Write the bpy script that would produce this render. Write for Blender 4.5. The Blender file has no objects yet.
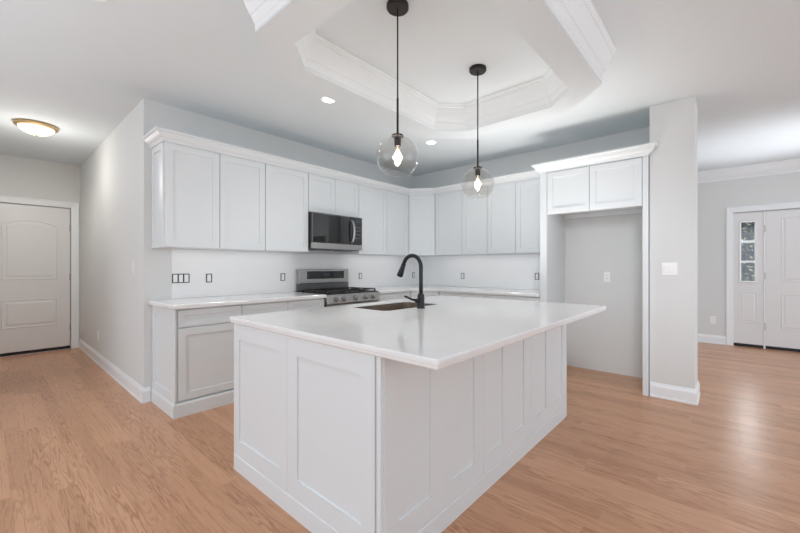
import bpy, bmesh, math, random
from mathutils import Vector, Matrix

SC = bpy.context.scene
COL = SC.collection
PI = math.pi
R = math.radians

# ------------------------------------------------------------------ camera
cam_d = bpy.data.cameras.new('camera')
cam = bpy.data.objects.new('camera', cam_d)
COL.objects.link(cam)
cam_d.sensor_fit = 'HORIZONTAL'
cam_d.sensor_width = 36.0
cam_d.lens = 366.4 / 800 * 36
cam_d.shift_x = -14 / 800
cam_d.clip_start = 0.05
cam.location = (0, 0, 1.219)
cam.rotation_euler = (R(90), 0, 0.709 - PI / 2)
SC.camera = cam

# ------------------------------------------------------------------ world, light, exposure
w = bpy.data.worlds.new('world')
SC.world = w
w.use_nodes = True
bg = w.node_tree.nodes['Background']
bg.inputs[0].default_value = (0.885, 0.968, 1.06, 1)
bg.inputs[1].default_value = 1.95

SC.view_settings.view_transform = 'Standard'
SC.view_settings.look = 'None'
SC.view_settings.gamma = 1.0
SC.view_settings.use_curve_mapping = False
SC.view_settings.exposure = 0.03
SC.cycles.max_bounces = 16
SC.cycles.diffuse_bounces = 10


def area(name, loc, target, sx, sy, power, color=(1, 1, 1)):
    d = bpy.data.lights.new(name, 'AREA')
    d.shape = 'RECTANGLE'
    d.size, d.size_y, d.energy, d.color = sx, sy, power, color
    o = bpy.data.objects.new(name, d)
    COL.objects.link(o)
    o.location = loc
    o.rotation_euler = (Vector(target) - Vector(loc)).to_track_quat('-Z', 'Y').to_euler()
    return o


def spot(name, loc, target, power, size, blend=1.0, radius=0.1, color=(1, 1, 1)):
    d = bpy.data.lights.new(name, 'SPOT')
    d.energy, d.spot_size, d.spot_blend, d.shadow_soft_size, d.color = power, R(size), blend, radius, color
    o = bpy.data.objects.new(name, d)
    COL.objects.link(o)
    o.location = loc
    o.rotation_euler = (Vector(target) - Vector(loc)).to_track_quat('-Z', 'Y').to_euler()
    return o


# area light added on the left, in place of unseen living room windows
area('left_window_fill', (-4.0, 0.8, 1.5), (1.0, 2.0, 1.2), 3.6, 2.0, 11, (0.90, 0.96, 1.05))
# unseen upward fill areas, added to brighten the ceilings
area('ceiling_fill', (-0.5, -1.1, 0.5), (-0.5, -1.05, 2.73), 3.0, 2.4, 34, (0.92, 0.968, 1.03)).data.spread = R(120)
area('ceiling_fill_left', (-1.6, 2.6, 0.5), (-1.6, 2.65, 2.73), 2.4, 2.6, 26, (0.92, 0.968, 1.03)).data.spread = R(120)
area('aisle_fill', (3.60, 1.55, 0.93), (3.60, 1.56, 2.73), 0.6, 1.5, 8.5, (1.0, 0.97, 0.94)).data.spread = R(95)  # added fill, lifts the ceiling over the refrigerator aisle
area('range_fill', (2.40, 2.84, 0.93), (2.40, 2.85, 2.73), 2.4, 0.6, 5, (1.0, 0.97, 0.94)).data.spread = R(140)  # added fill, lifts the ceiling between island and range
# fill added at the right rear for the island and alcove side
area('rear_fill', (3.2, -2.9, 1.35), (3.6, 1.0, 1.0), 1.8, 2.0, 9, (0.92, 0.968, 1.03))
# fill spot added near the camera to brighten the alcove
spot('alcove_fill', (0.5, -0.3, 2.35), (4.66, 0.98, 0.75), 170, 40, 1.0, 0.35, (0.95, 0.98, 1.03))
# hidden spot added as a bounce flash, brightening the foyer ceiling
spot('foyer_ceiling_fill', (6.2, -1.5, 0.7), (6.15, -0.55, 2.73), 170, 62, 1.0, 0.25, (0.95, 0.98, 1.03))
# daylight entering through the entry side window
area('side_window_daylight', (7.60, -0.225, 1.445), (6.6, -0.225, 1.40), 0.17, 0.90, 7, (0.97, 0.98, 1.0))
# light strips below the wall cabinets
area('under_cabinet_glow', (1.70, 3.83, 1.375), (1.70, 3.90, 0.9), 1.3, 0.22, 0.46)
area('under_cabinet_glow', (3.72, 3.83, 1.375), (3.72, 3.90, 0.9), 1.0, 0.22, 0.40)
area('under_cabinet_glow', (4.51, 2.50, 1.375), (4.58, 2.50, 0.9), 1.6, 0.22, 0.60)

# ------------------------------------------------------------------ materials


def mat(name, color, rough=0.5, metal=0.0, spec=0.5, noise=0.0, scale=8.0, bump=0.0, bscale=80.0, coat=0.0):
    m = bpy.data.materials.new(name)
    m.use_nodes = True
    nt = m.node_tree
    b = nt.nodes['Principled BSDF']
    c = (*color, 1)
    b.inputs['Base Color'].default_value = c
    b.inputs['Roughness'].default_value = rough
    b.inputs['Metallic'].default_value = metal
    b.inputs['Specular IOR Level'].default_value = spec
    b.inputs['Coat Weight'].default_value = coat
    if noise or bump:
        tc = nt.nodes.new('ShaderNodeTexCoord')
        n = nt.nodes.new('ShaderNodeTexNoise')
        n.inputs['Scale'].default_value = scale
        n.inputs['Detail'].default_value = 4
        nt.links.new(tc.outputs['Object'], n.inputs['Vector'])
        if noise:
            mp = nt.nodes.new('ShaderNodeMapRange')
            mp.inputs['To Min'].default_value = 1 - noise
            mp.inputs['To Max'].default_value = 1 + noise
            nt.links.new(n.outputs['Fac'], mp.inputs['Value'])
            mx = nt.nodes.new('ShaderNodeVectorMath')
            mx.operation = 'SCALE'
            mx.inputs[0].default_value = color
            nt.links.new(mp.outputs[0], mx.inputs['Scale'])
            nt.links.new(mx.outputs[0], b.inputs['Base Color'])
        if bump:
            n2 = nt.nodes.new('ShaderNodeTexNoise')
            n2.inputs['Scale'].default_value = bscale
            nt.links.new(tc.outputs['Object'], n2.inputs['Vector'])
            bp = nt.nodes.new('ShaderNodeBump')
            bp.inputs['Strength'].default_value = bump
            bp.inputs['Distance'].default_value = 0.002
            nt.links.new(n2.outputs['Fac'], bp.inputs['Height'])
            nt.links.new(bp.outputs[0], b.inputs['Normal'])
    return m


def emit(name, color, strength):
    m = bpy.data.materials.new(name)
    m.use_nodes = True
    nt = m.node_tree
    nt.nodes.clear()
    e = nt.nodes.new('ShaderNodeEmission')
    e.inputs[0].default_value = (*color, 1)
    e.inputs[1].default_value = strength
    o = nt.nodes.new('ShaderNodeOutputMaterial')
    nt.links.new(e.outputs[0], o.inputs[0])
    return m


def thin_glass(name, tint, rough=0.0, refl=1.0):
    m = bpy.data.materials.new(name)
    m.use_nodes = True
    nt = m.node_tree
    nt.nodes.clear()
    t = nt.nodes.new('ShaderNodeBsdfTransparent')
    t.inputs[0].default_value = (*tint, 1)
    g = nt.nodes.new('ShaderNodeBsdfGlossy')
    g.inputs['Roughness'].default_value = rough
    g.inputs['Color'].default_value = (refl, refl, refl, 1)
    lw = nt.nodes.new('ShaderNodeLayerWeight')
    lw.inputs[0].default_value = 0.5
    pw = nt.nodes.new('ShaderNodeMath')
    pw.operation = 'POWER'
    pw.inputs[1].default_value = 4.0
    nt.links.new(lw.outputs['Facing'], pw.inputs[0])
    f = nt.nodes.new('ShaderNodeMath')
    f.operation = 'MULTIPLY_ADD'
    f.inputs[1].default_value = 0.80
    f.inputs[2].default_value = 0.04
    nt.links.new(pw.outputs[0], f.inputs[0])
    mx = nt.nodes.new('ShaderNodeMixShader')
    o = nt.nodes.new('ShaderNodeOutputMaterial')
    nt.links.new(f.outputs[0], mx.inputs[0])
    nt.links.new(t.outputs[0], mx.inputs[1])
    nt.links.new(g.outputs[0], mx.inputs[2])
    nt.links.new(mx.outputs[0], o.inputs[0])
    return m


def floor_material():
    m = bpy.data.materials.new('oak_floor')
    m.use_nodes = True
    nt = m.node_tree
    L = nt.links.new
    b = nt.nodes['Principled BSDF']

    def math_(op, a, c=None):
        n = nt.nodes.new('ShaderNodeMath')
        n.operation = op
        for i, v in enumerate((a, c)):
            if v is None:
                continue
            if isinstance(v, (int, float)):
                n.inputs[i].default_value = v
            else:
                L(v, n.inputs[i])
        return n.outputs[0]

    def comb(x, y, z):
        n = nt.nodes.new('ShaderNodeCombineXYZ')
        for i, v in enumerate((x, y, z)):
            if isinstance(v, (int, float)):
                n.inputs[i].default_value = v
            else:
                L(v, n.inputs[i])
        return n.outputs[0]

    def white(v, dim='2D'):
        n = nt.nodes.new('ShaderNodeTexWhiteNoise')
        n.noise_dimensions = dim
        L(v, n.inputs['Vector'])
        return n.outputs['Value']

    def noise(v, scale, detail, rough=0.5):
        n = nt.nodes.new('ShaderNodeTexNoise')
        n.inputs['Scale'].default_value = scale
        n.inputs['Detail'].default_value = detail
        n.inputs['Roughness'].default_value = rough
        L(v, n.inputs['Vector'])
        return n.outputs['Fac']

    def ramp(v, pts):
        n = nt.nodes.new('ShaderNodeValToRGB')
        els = n.color_ramp.elements
        els[0].position, els[0].color = pts[0][0], (*pts[0][1], 1)
        els[1].position, els[1].color = pts[-1][0], (*pts[-1][1], 1)
        for p, c in pts[1:-1]:
            e = els.new(p)
            e.color = (*c, 1)
        L(v, n.inputs[0])
        return n.outputs[0]

    def mix(kind, fac, a, c):
        n = nt.nodes.new('ShaderNodeMix')
        n.data_type = 'RGBA'
        n.blend_type = kind
        if isinstance(fac, (int, float)):
            n.inputs[0].default_value = fac
        else:
            L(fac, n.inputs[0])
        L(a, n.inputs[6])
        if isinstance(c, tuple):
            n.inputs[7].default_value = (*c, 1)
        else:
            L(c, n.inputs[7])
        return n.outputs[2]

    tc = nt.nodes.new('ShaderNodeTexCoord')
    sp = nt.nodes.new('ShaderNodeSeparateXYZ')
    L(tc.outputs['Object'], sp.inputs[0])
    X, Y = sp.outputs[0], sp.outputs[1]
    W, LEN = 0.083, 1.15
    xs = math_('DIVIDE', X, W)
    row = math_('FLOOR', xs)
    rr = white(comb(row, 3.1, 0))
    ys = math_('ADD', math_('DIVIDE', Y, LEN), math_('MULTIPLY', rr, 7.3))
    seg = math_('FLOOR', ys)
    rnd = white(comb(row, seg, 0))
    rnd2 = white(comb(seg, row, 0))
    # cathedral grain: contour lines of a noise stretched along the plank
    gv = comb(math_('ADD', math_('MULTIPLY', X, 9.0), math_('MULTIPLY', rnd, 31.0)), math_('MULTIPLY', Y, 0.55), math_('MULTIPLY', rnd2, 17.0))
    h = noise(gv, 1.3, 2.0, 0.5)
    wob = noise(comb(math_('MULTIPLY', X, 55), math_('MULTIPLY', Y, 11), rnd), 1.0, 3.0)
    ring = math_('SINE', math_('ADD', math_('MULTIPLY', h, 125.0), math_('MULTIPLY', wob, 7.0)))
    ring = math_('POWER', math_('MULTIPLY', math_('ADD', ring, 1.0), 0.5), 2.5)
    streak = noise(comb(math_('MULTIPLY', X, 230), math_('MULTIPLY', Y, 6), rnd), 1.0, 3.0, 0.65)
    fleck = noise(comb(math_('MULTIPLY', X, 75), math_('MULTIPLY', Y, 3.2), math_('MULTIPLY', rnd2, 9.0)), 1.0, 4.0, 0.7)
    fl = nt.nodes.new('ShaderNodeMapRange')
    fl.inputs['From Min'].default_value = 0.52
    fl.inputs['From Max'].default_value = 0.72
    L(fleck, fl.inputs['Value'])
    blotch = noise(comb(math_('MULTIPLY', X, 2.2), math_('MULTIPLY', Y, 1.4), 0.0), 1.0, 4.0)
    base = ramp(rnd, [(0.0, (0.590, 0.325, 0.190)), (0.5, (0.670, 0.378, 0.226)), (1.0, (0.740, 0.432, 0.268))])
    col = mix('MULTIPLY', math_('MULTIPLY', ring, math_('MULTIPLY', rnd2, 0.75)), base, (0.58, 0.47, 0.38))
    col = mix('MULTIPLY', math_('MULTIPLY', streak, 0.40), col, (0.70, 0.60, 0.52))
    col = mix('MULTIPLY', math_('MULTIPLY', fl.outputs[0], 0.80), col, (0.60, 0.48, 0.40))
    col = mix('MULTIPLY', math_('MULTIPLY', blotch, 0.50), col, (0.74, 0.66, 0.60))
    fx = math_('FRACT', xs)
    fy = math_('FRACT', ys)
    ex = math_('LESS_THAN', math_('MINIMUM', fx, math_('SUBTRACT', 1.0, fx)), 0.010)
    ey = math_('LESS_THAN', math_('MINIMUM', fy, math_('SUBTRACT', 1.0, fy)), 0.0011)
    seam = math_('MAXIMUM', ex, ey)
    col = mix('MULTIPLY', math_('MULTIPLY', seam, 0.18), col, (0.40, 0.30, 0.24))
    L(col, b.inputs['Base Color'])
    rg = nt.nodes.new('ShaderNodeMapRange')
    rg.inputs['To Min'].default_value = 0.22
    rg.inputs['To Max'].default_value = 0.38
    L(streak, rg.inputs['Value'])
    L(rg.outputs[0], b.inputs['Roughness'])
    bp = nt.nodes.new('ShaderNodeBump')
    bp.inputs['Strength'].default_value = 0.12
    bp.inputs['Distance'].default_value = 0.001
    L(math_('SUBTRACT', ring, math_('MULTIPLY', seam, 2.0)), bp.inputs['Height'])
    L(bp.outputs[0], b.inputs['Normal'])
    return m


def quartz_material():
    m = bpy.data.materials.new('white_quartz')
    m.use_nodes = True
    nt = m.node_tree
    L = nt.links.new
    b = nt.nodes['Principled BSDF']
    tc = nt.nodes.new('ShaderNodeTexCoord')
    n = nt.nodes.new('ShaderNodeTexNoise')
    n.inputs['Scale'].default_value = 1.6
    n.inputs['Detail'].default_value = 6
    n.inputs['Distortion'].default_value = 1.6
    L(tc.outputs['Object'], n.inputs['Vector'])
    r = nt.nodes.new('ShaderNodeValToRGB')
    e = r.color_ramp.elements
    e[0].position, e[0].color = 0.44, (0.835, 0.838, 0.84, 1)
    e[1].position, e[1].color = 0.56, (0.835, 0.838, 0.84, 1)
    k = e.new(0.50)
    k.color = (0.815, 0.818, 0.82, 1)
    L(n.outputs['Fac'], r.inputs[0])
    L(r.outputs[0], b.inputs['Base Color'])
    b.inputs['Roughness'].default_value = 0.11
    return m


M = {}
M['wall'] = mat('wall_paint', (0.700, 0.711, 0.706), 0.75, noise=0.01, bump=0.05)
M['ceil'] = mat('ceiling_paint', (0.695, 0.752, 0.782), 0.85, noise=0.01)
M['trim'] = mat('trim_paint', (0.835, 0.868, 0.885), 0.35, noise=0.008)
M['door'] = mat('door_paint', (0.77, 0.775, 0.775), 0.38, noise=0.008)
M['cab'] = mat('cabinet_paint', (0.738, 0.772, 0.788), 0.36, noise=0.008)
M['splash'] = mat('backsplash_board', (0.865, 0.865, 0.865), 0.5, noise=0.012, scale=3)
M['quartz'] = quartz_material()
M['floor'] = floor_material()
M['steel'] = mat('brushed_steel', (0.42, 0.41, 0.40), 0.32, 1.0, noise=0.05, scale=40)
M['sinksteel'] = mat('sink_steel', (0.24, 0.19, 0.15), 0.45, 0.7, noise=0.05, scale=40)
M['dsteel'] = mat('dark_steel', (0.16, 0.16, 0.16), 0.35, 0.8, noise=0.05, scale=40)
M['iron'] = mat('cast_iron', (0.02, 0.02, 0.021), 0.55, noise=0.2, scale=60)
M['bglass'] = mat('black_glass', (0.012, 0.012, 0.013), 0.04, spec=0.8, noise=0.05)
M['bronze'] = mat('dark_bronze', (0.030, 0.024, 0.022), 0.36, 0.6, noise=0.1, scale=30)
M['mblack'] = mat('matte_black', (0.016, 0.016, 0.017), 0.38, 0.3, noise=0.1, scale=30)
M['black'] = mat('black_rubber', (0.012, 0.011, 0.010), 0.6, noise=0.1)
M['plate'] = mat('white_plastic', (0.88, 0.88, 0.875), 0.35, noise=0.005)
M['gold'] = mat('brushed_brass', (0.55, 0.38, 0.20), 0.35, 0.9, noise=0.05, scale=40)
M['hinge'] = mat('nickel', (0.55, 0.55, 0.54), 0.35, 0.9, noise=0.04, scale=50)
M['globe'] = thin_glass('smoke_glass', (0.90, 0.892, 0.875))
M['pane'] = thin_glass('clear_glass', (0.93, 0.95, 0.95))
M['bulb'] = emit('bulb_glow', (1.0, 0.86, 0.66), 5.0)
M['bulbglass'] = thin_glass('bulb_glass', (1.0, 0.95, 0.86))
M['dome'] = emit('dome_glow', (1.0, 0.88, 0.70), 2.2)
M['lens'] = emit('lens_glow', (1.0, 0.98, 0.94), 6.0)
M['leaf'] = mat('leaf', (0.035, 0.045, 0.06), 0.5, noise=0.4, scale=3)
M['leaf2'] = mat('dry_leaf', (0.50, 0.46, 0.25), 0.5, noise=0.3, scale=3)
M['stem'] = mat('bark', (0.05, 0.04, 0.035), 0.8, noise=0.2)
M['ground'] = mat('ground', (0.25, 0.25, 0.24), 0.9, noise=0.1)
M['display'] = mat('display', (0.05, 0.06, 0.075), 0.1, noise=0.1)

# ------------------------------------------------------------------ helpers


def link(name, bm, m, parent=None, smooth=False, bevel=0.0, seg=2):
    me = bpy.data.meshes.new(name)
    bm.normal_update()
    bm.to_mesh(me)
    bm.free()
    for mm in (m if isinstance(m, (list, tuple)) else [m]):
        me.materials.append(mm)
    o = bpy.data.objects.new(name, me)
    COL.objects.link(o)
    if smooth:
        for p in me.polygons:
            p.use_smooth = True
    if bevel:
        md = o.modifiers.new('bevel', 'BEVEL')
        md.width = bevel
        md.segments = seg
        md.limit_method = 'ANGLE'
        md.angle_limit = R(40)
    if parent:
        o.parent = parent
    return o


def thing(name, label, cat, loc=(0, 0, 0), rz=0.0, group=None):
    o = bpy.data.objects.new(name, None)
    COL.objects.link(o)
    o.location = loc
    o.rotation_euler = (0, 0, rz)
    o.empty_display_size = 0.1
    return tag(o, label, cat, group)


def tag(o, label, cat, group=None):
    o['label'] = label
    o['category'] = cat
    if group:
        o['group'] = group
    return o


def struct(o):
    o['kind'] = 'structure'
    return o


def box(bm, x0, x1, y0, y1, z0, z1):
    v = [bm.verts.new(c) for c in ((x0, y0, z0), (x1, y0, z0), (x1, y1, z0), (x0, y1, z0), (x0, y0, z1), (x1, y0, z1), (x1, y1, z1), (x0, y1, z1))]
    for f in ((3, 2, 1, 0), (4, 5, 6, 7), (0, 1, 5, 4), (1, 2, 6, 5), (2, 3, 7, 6), (3, 0, 4, 7)):
        bm.faces.new([v[i] for i in f])
    return bm


def B(*boxes):
    bm = bmesh.new()
    for b in boxes:
        box(bm, *b)
    return bm


def prism(bm, pts, z0, z1):
    lo = [bm.verts.new((x, y, z0)) for x, y in pts]
    hi = [bm.verts.new((x, y, z1)) for x, y in pts]
    n = len(pts)
    bm.faces.new(lo[::-1])
    bm.faces.new(hi)
    for i in range(n):
        bm.faces.new((lo[i], lo[(i + 1) % n], hi[(i + 1) % n], hi[i]))
    bmesh.ops.recalc_face_normals(bm, faces=bm.faces[:])
    return bm


def lathe(bm, prof, n=32, c=(0, 0, 0), axis='Z', cap0=True, cap1=True):
    """prof = [(radius, height)...]"""
    rings = []
    for r, h in prof:
        ring = []
        for i in range(n):
            t = 2 * PI * i / n
            a, b_ = r * math.cos(t), r * math.sin(t)
            p = {'Z': (a, b_, h), 'Y': (a, h, b_), 'X': (h, a, b_)}[axis]
            ring.append(bm.verts.new((c[0] + p[0], c[1] + p[1], c[2] + p[2])))
        rings.append(ring)
    fs = []
    for a, b_ in zip(rings, rings[1:]):
        for i in range(n):
            j = (i + 1) % n
            fs.append(bm.faces.new((a[i], a[j], b_[j], b_[i])))
    if cap0:
        fs.append(bm.faces.new(rings[0][::-1]))
    if cap1:
        fs.append(bm.faces.new(rings[-1]))
    bmesh.ops.recalc_face_normals(bm, faces=fs)
    return bm


def tube(bm, pts, rad, n=14, cap=True):
    pts = [Vector(p) for p in pts]
    k = len(pts)
    rads = rad if isinstance(rad, (list, tuple)) else [rad] * k
    tan = [(pts[min(i + 1, k - 1)] - pts[max(i - 1, 0)]).normalized() for i in range(k)]
    up = Vector((0, 0, 1)) if abs(tan[0].z) < 0.9 else Vector((1, 0, 0))
    u = tan[0].cross(up).normalized()
    rings = []
    for i in range(k):
        u = (u - tan[i] * u.dot(tan[i])).normalized()
        v = tan[i].cross(u)
        rings.append([bm.verts.new(pts[i] + (u * math.cos(2 * PI * j / n) + v * math.sin(2 * PI * j / n)) * rads[i]) for j in range(n)])
    fs = []
    for a, b_ in zip(rings, rings[1:]):
        for j in range(n):
            fs.append(bm.faces.new((a[j], a[(j + 1) % n], b_[(j + 1) % n], b_[j])))
    if cap:
        fs.append(bm.faces.new(rings[0]))
        fs.append(bm.faces.new(rings[-1]))
    bmesh.ops.recalc_face_normals(bm, faces=fs)
    return bm


def sweep(path, prof, closed=False, f=lambda x, y, h: (x, y, h), bm=None, cap=True):
    """profile [(out, up)] carried along a 2D path, mitred; out is to the right of travel"""
    bm = bm or bmesh.new()
    P = [Vector(p) for p in path]
    k = len(P)
    nr = []
    for i in range(k if closed else k - 1):
        d = (P[(i + 1) % k] - P[i]).normalized()
        nr.append(Vector((d.y, -d.x)))
    rings = []
    for i in range(k):
        if closed:
            a, b_ = nr[i - 1], nr[i]
        else:
            a, b_ = nr[max(i - 1, 0)], nr[min(i, k - 2)]
        m = (a + b_) / (1 + a.dot(b_))
        rings.append([bm.verts.new(f(P[i].x + m.x * o, P[i].y + m.y * o, h)) for o, h in prof])
    q = len(prof)
    fs = []
    for i in range(k if closed else k - 1):
        a, b_ = rings[i], rings[(i + 1) % k]
        for j in range(q):
            fs.append(bm.faces.new((a[j], a[(j + 1) % q], b_[(j + 1) % q], b_[j])))
    if not closed and cap:
        fs.append(bm.faces.new(rings[0]))
        fs.append(bm.faces.new(rings[-1]))
    bmesh.ops.recalc_face_normals(bm, faces=fs)
    return bm


def rings_face(bm, loops, cap=True):
    """quads between successive point loops, last one capped"""
    vs = [[bm.verts.new(p) for p in lp] for lp in loops]
    fs = []
    n = len(vs[0])
    for a, b_ in zip(vs, vs[1:]):
        for i in range(n):
            fs.append(bm.faces.new((a[i], a[(i + 1) % n], b_[(i + 1) % n], b_[i])))
    if cap:
        fs.append(bm.faces.new(vs[-1]))
    return fs


def shaker(bm, x0, x1, z0, z1, yb, t=0.019, stile=0.058, rec=0.010, holes=None, e=0.0015):
    """shaker front facing -y: back at yb, face at yb - t; one recess, or several given as (x0,x1,z0,z1)"""
    yf = yb - t
    rect = lambda a, b_, c, d, y: [(a, y, c), (b_, y, c), (b_, y, d), (a, y, d)]
    fs = rings_face(bm, [rect(x0, x1, z0, z1, yb), rect(x0, x1, z0, z1, yf + e), rect(x0 + e, x1 - e, z0 + e, z1 - e, yf)], cap=False)
    holes = holes or [(x0 + stile, x1 - stile, z0 + stile, z1 - stile)]
    xs = sorted({x0 + e, x1 - e, *[h[0] for h in holes], *[h[1] for h in holes]})
    zs = sorted({z0 + e, z1 - e, *[h[2] for h in holes], *[h[3] for h in holes]})
    grid = {}
    gv = lambda x, z: grid.setdefault((x, z), bm.verts.new((x, yf, z))) if (x, z) not in grid else grid[(x, z)]
    for i in range(len(xs) - 1):
        for j in range(len(zs) - 1):
            cx, cz = (xs[i] + xs[i + 1]) / 2, (zs[j] + zs[j + 1]) / 2
            if any(h[0] < cx < h[1] and h[2] < cz < h[3] for h in holes):
                continue
            fs.append(bm.faces.new((gv(xs[i], zs[j]), gv(xs[i + 1], zs[j]), gv(xs[i + 1], zs[j + 1]), gv(xs[i], zs[j + 1]))))
    for a, b_, c, d in holes:
        s = 0.003
        fs += rings_face(bm, [rect(a, b_, c, d, yf), rect(a, b_, c, d, yf + rec - 0.002), rect(a + s, b_ - s, c + s, d - s, yf + rec)])
    fs.append(bm.faces.new([bm.verts.new(p) for p in rect(x0, x1, z0, z1, yb)]))
    bmesh.ops.remove_doubles(bm, verts=bm.verts[:], dist=1e-5)
    bmesh.ops.recalc_face_normals(bm, faces=bm.faces[:])
    return bm


def molded(bm, pts, f, prof=((0, 0), (0.004, 0.006), (0.012, 0.007), (0.020, 0.001), (0.040, 0.0012), (0.058, 0.0065), (0.064, 0.007))):
    """raised moulded door panel over an outline (u,v), f(u, v, out) -> 3D; prof = (inset, out)"""
    P = [Vector(p) for p in pts]
    k = len(P)
    loops = []
    for ins, out in prof:
        lp = []
        for i in range(k):
            d0 = (P[i] - P[i - 1]).normalized()
            d1 = (P[(i + 1) % k] - P[i]).normalized()
            n0, n1 = Vector((-d0.y, d0.x)), Vector((-d1.y, d1.x))
            m = (n0 + n1) / (1 + n0.dot(n1))
            q = P[i] + m * ins
            lp.append(f(q.x, q.y, out))
        loops.append(lp)
    fs = rings_face(bm, loops)
    bmesh.ops.recalc_face_normals(bm, faces=fs)
    return bm


YF = lambda y: (lambda u, v, o: (u, y - o, v))      # wall facing -y
XF = lambda x: (lambda u, v, o: (x - o, -u, v))     # wall facing -x (u = -y)

H = 2.73                    # ceiling height
YW = 3.974                  # kitchen wall behind the range
XW = 4.66                   # wall behind the fridge alcove

# ------------------------------------------------------------------ room shell
struct(link('floor', B((-4.2, 9.0, -4.5, 8.0, -0.12, 0.0)), M['floor']))
struct(link('ceiling', B((-4.2, 7.66, -4.5, 7.6, H, H + 0.15)), M['ceil']))
struct(link('wall_kitchen', B((0.915, XW + 0.15, YW, YW + 0.15, 0, H)), M['wall']))
struct(link('wall_hall', B((0.915, 1.06, YW + 0.15, 7.57, 0, H)), M['wall']))
struct(link('wall_hall_end', B((-0.5, -0.035, 7.415, 7.57, 0, H), (0.815, 0.915, 7.415, 7.57, 0, H), (-0.035, 0.815, 7.415, 7.57, 2.085, H)), M['wall']))
struct(link('wall_hall_left', B((-0.5, -0.36, 4.9, 7.415, 0, H)), M['wall']))
struct(link('wall_left', B((-4.2, -0.5, 4.9, 5.04, 0, H)), M['wall']))
struct(link('wall_back', B((-4.2, 1.6, -2.9, -2.75, 0, H)), M['wall']))  # unseen wall, added and cut short to shape light on the island
struct(link('wall_right', B((XW, XW + 0.15, 0.57, YW, 0, H)), M['wall']))
struct(link('wall_wing', B((4.42, 7.5, 0.50, 0.569, 0, H)), M['wall']))
struct(link('wall_column', B((4.076, 4.42, 0.222, 0.566, 0, H)), M['wall'], bevel=0.004))
struct(link('wall_entry', B((7.5, 7.65, -0.062, 0.57, 0, H), (7.5, 7.65, -4.5, -1.36, 0, H), (7.5, 7.65, -1.36, -0.062, 2.05, H)), M['wall']))

# dropped octagonal band of the ceiling with crown inside and out
ZB = 2.50


def octo(x0, x1, y0, y1, c):
    return [(x0 + c, y0), (x1 - c, y0), (x1, y0 + c), (x1, y1 - c), (x1 - c, y1), (x0 + c, y1), (x0, y1 - c), (x0, y0 + c)]


OUT = octo(0.957, 3.155, 0.675, 2.312, 0.345)
INN = octo(1.150, 2.955, 0.872, 2.103, 0.212)
bm = bmesh.new()
o0 = [bm.verts.new((x, y, ZB)) for x, y in OUT]
o1 = [bm.verts.new((x, y, H)) for x, y in OUT]
i0 = [bm.verts.new((x, y, ZB)) for x, y in INN]
i1 = [bm.verts.new((x, y, H)) for x, y in INN]
for k in range(8):
    j = (k + 1) % 8
    bm.faces.new((o0[k], o0[j], o1[j], o1[k]))
    bm.faces.new((i0[k], i0[j], i1[j], i1[k]))
    bm.faces.new((o0[k], i0[k], i0[j], o0[j]))
    bm.faces.new((o1[k], i1[k], i1[j], o1[j]))
bmesh.ops.recalc_face_normals(bm, faces=bm.faces[:])
struct(link('trim_1', bm, M['ceil']))


def crown(w_, h_):
    p = [(0, 0), (0.010, 0), (0.010, 0.14), (0.055, 0.16), (0.10, 0.20), (0.16, 0.25), (0.20, 0.30), (0.22, 0.34), (0.30, 0.36), (0.40, 0.43), (0.52, 0.54), (0.64, 0.68), (0.73, 0.78), (0.74, 0.83), (0.86, 0.85), (0.90, 0.92), (1.0, 0.95), (1.0, 1.0), (0, 1.0)]
    return [(a * w_, b_ * h_) for a, b_ in p]


# outer crown: travel so that the outside is on the right (counter-clockwise loop)
struct(link('trim_2', sweep(OUT, [(o, ZB + 0.012 + h) for o, h in crown(0.085, H - ZB - 0.012)], closed=True), M['trim']))
struct(link('trim_3', sweep(INN[::-1], [(o, ZB + 0.004 + h) for o, h in crown(0.075, H - ZB - 0.004)], closed=True), M['trim']))

BASE = [(0, 0), (0.020, 0), (0.020, 0.014), (0.015, 0.020), (0.015, 0.098), (0.011, 0.110), (0.006, 0.120), (0.004, 0.132), (0, 0.134)]
struct(link('baseboard_hall', sweep([(0.915, 7.39), (0.915, YW), (0.962, YW)], BASE), M['trim']))
struct(link('baseboard_right', sweep([(4.076, 0.560), (4.076, 0.222), (4.42, 0.222), (4.42, 0.50), (7.5, 0.50), (7.5, 0.018)], BASE), M['trim']))
CROWN_F = crown(0.12, 0.165)
struct(link('trim_4', sweep([(4.42, 0.50), (7.5, 0.50), (7.5, -4.4)], [(o, H - 0.165 + h) for o, h in CROWN_F]), M['trim']))

# casings
CAS = [(0.004, 0), (0.004, 0.012), (0.018, 0.014), (0.06, 0.018), (0.078, 0.022), (0.088, 0.020), (0.092, 0.012), (0.092, 0)]
# hall door casing: opening u = x -0.03..0.81; out of the opening is right of travel when going up the right side... travel clockwise seen from the room
struct(link('trim_5', sweep([(0.812, 0.0), (0.812, 2.082), (-0.032, 2.082), (-0.032, 0.0)], CAS, f=lambda u, v, h: (u, 7.415 - h, v)), M['trim']))
struct(link('trim_6', sweep([(-1.36, 0.0), (-1.36, 2.045), (-0.066, 2.045), (-0.066, 0.0)][::-1], CAS, f=lambda u, v, h: (7.5 - h, u, v)), M['trim']))

struct(link('trim_8', B((0.795, 0.8149, 7.466, 7.50, 0, 2.085), (-0.0349, -0.02, 7.466, 7.50, 0, 2.085), (-0.02, 0.795, 7.466, 7.50, 2.06, 2.085)), M['trim']))
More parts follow.
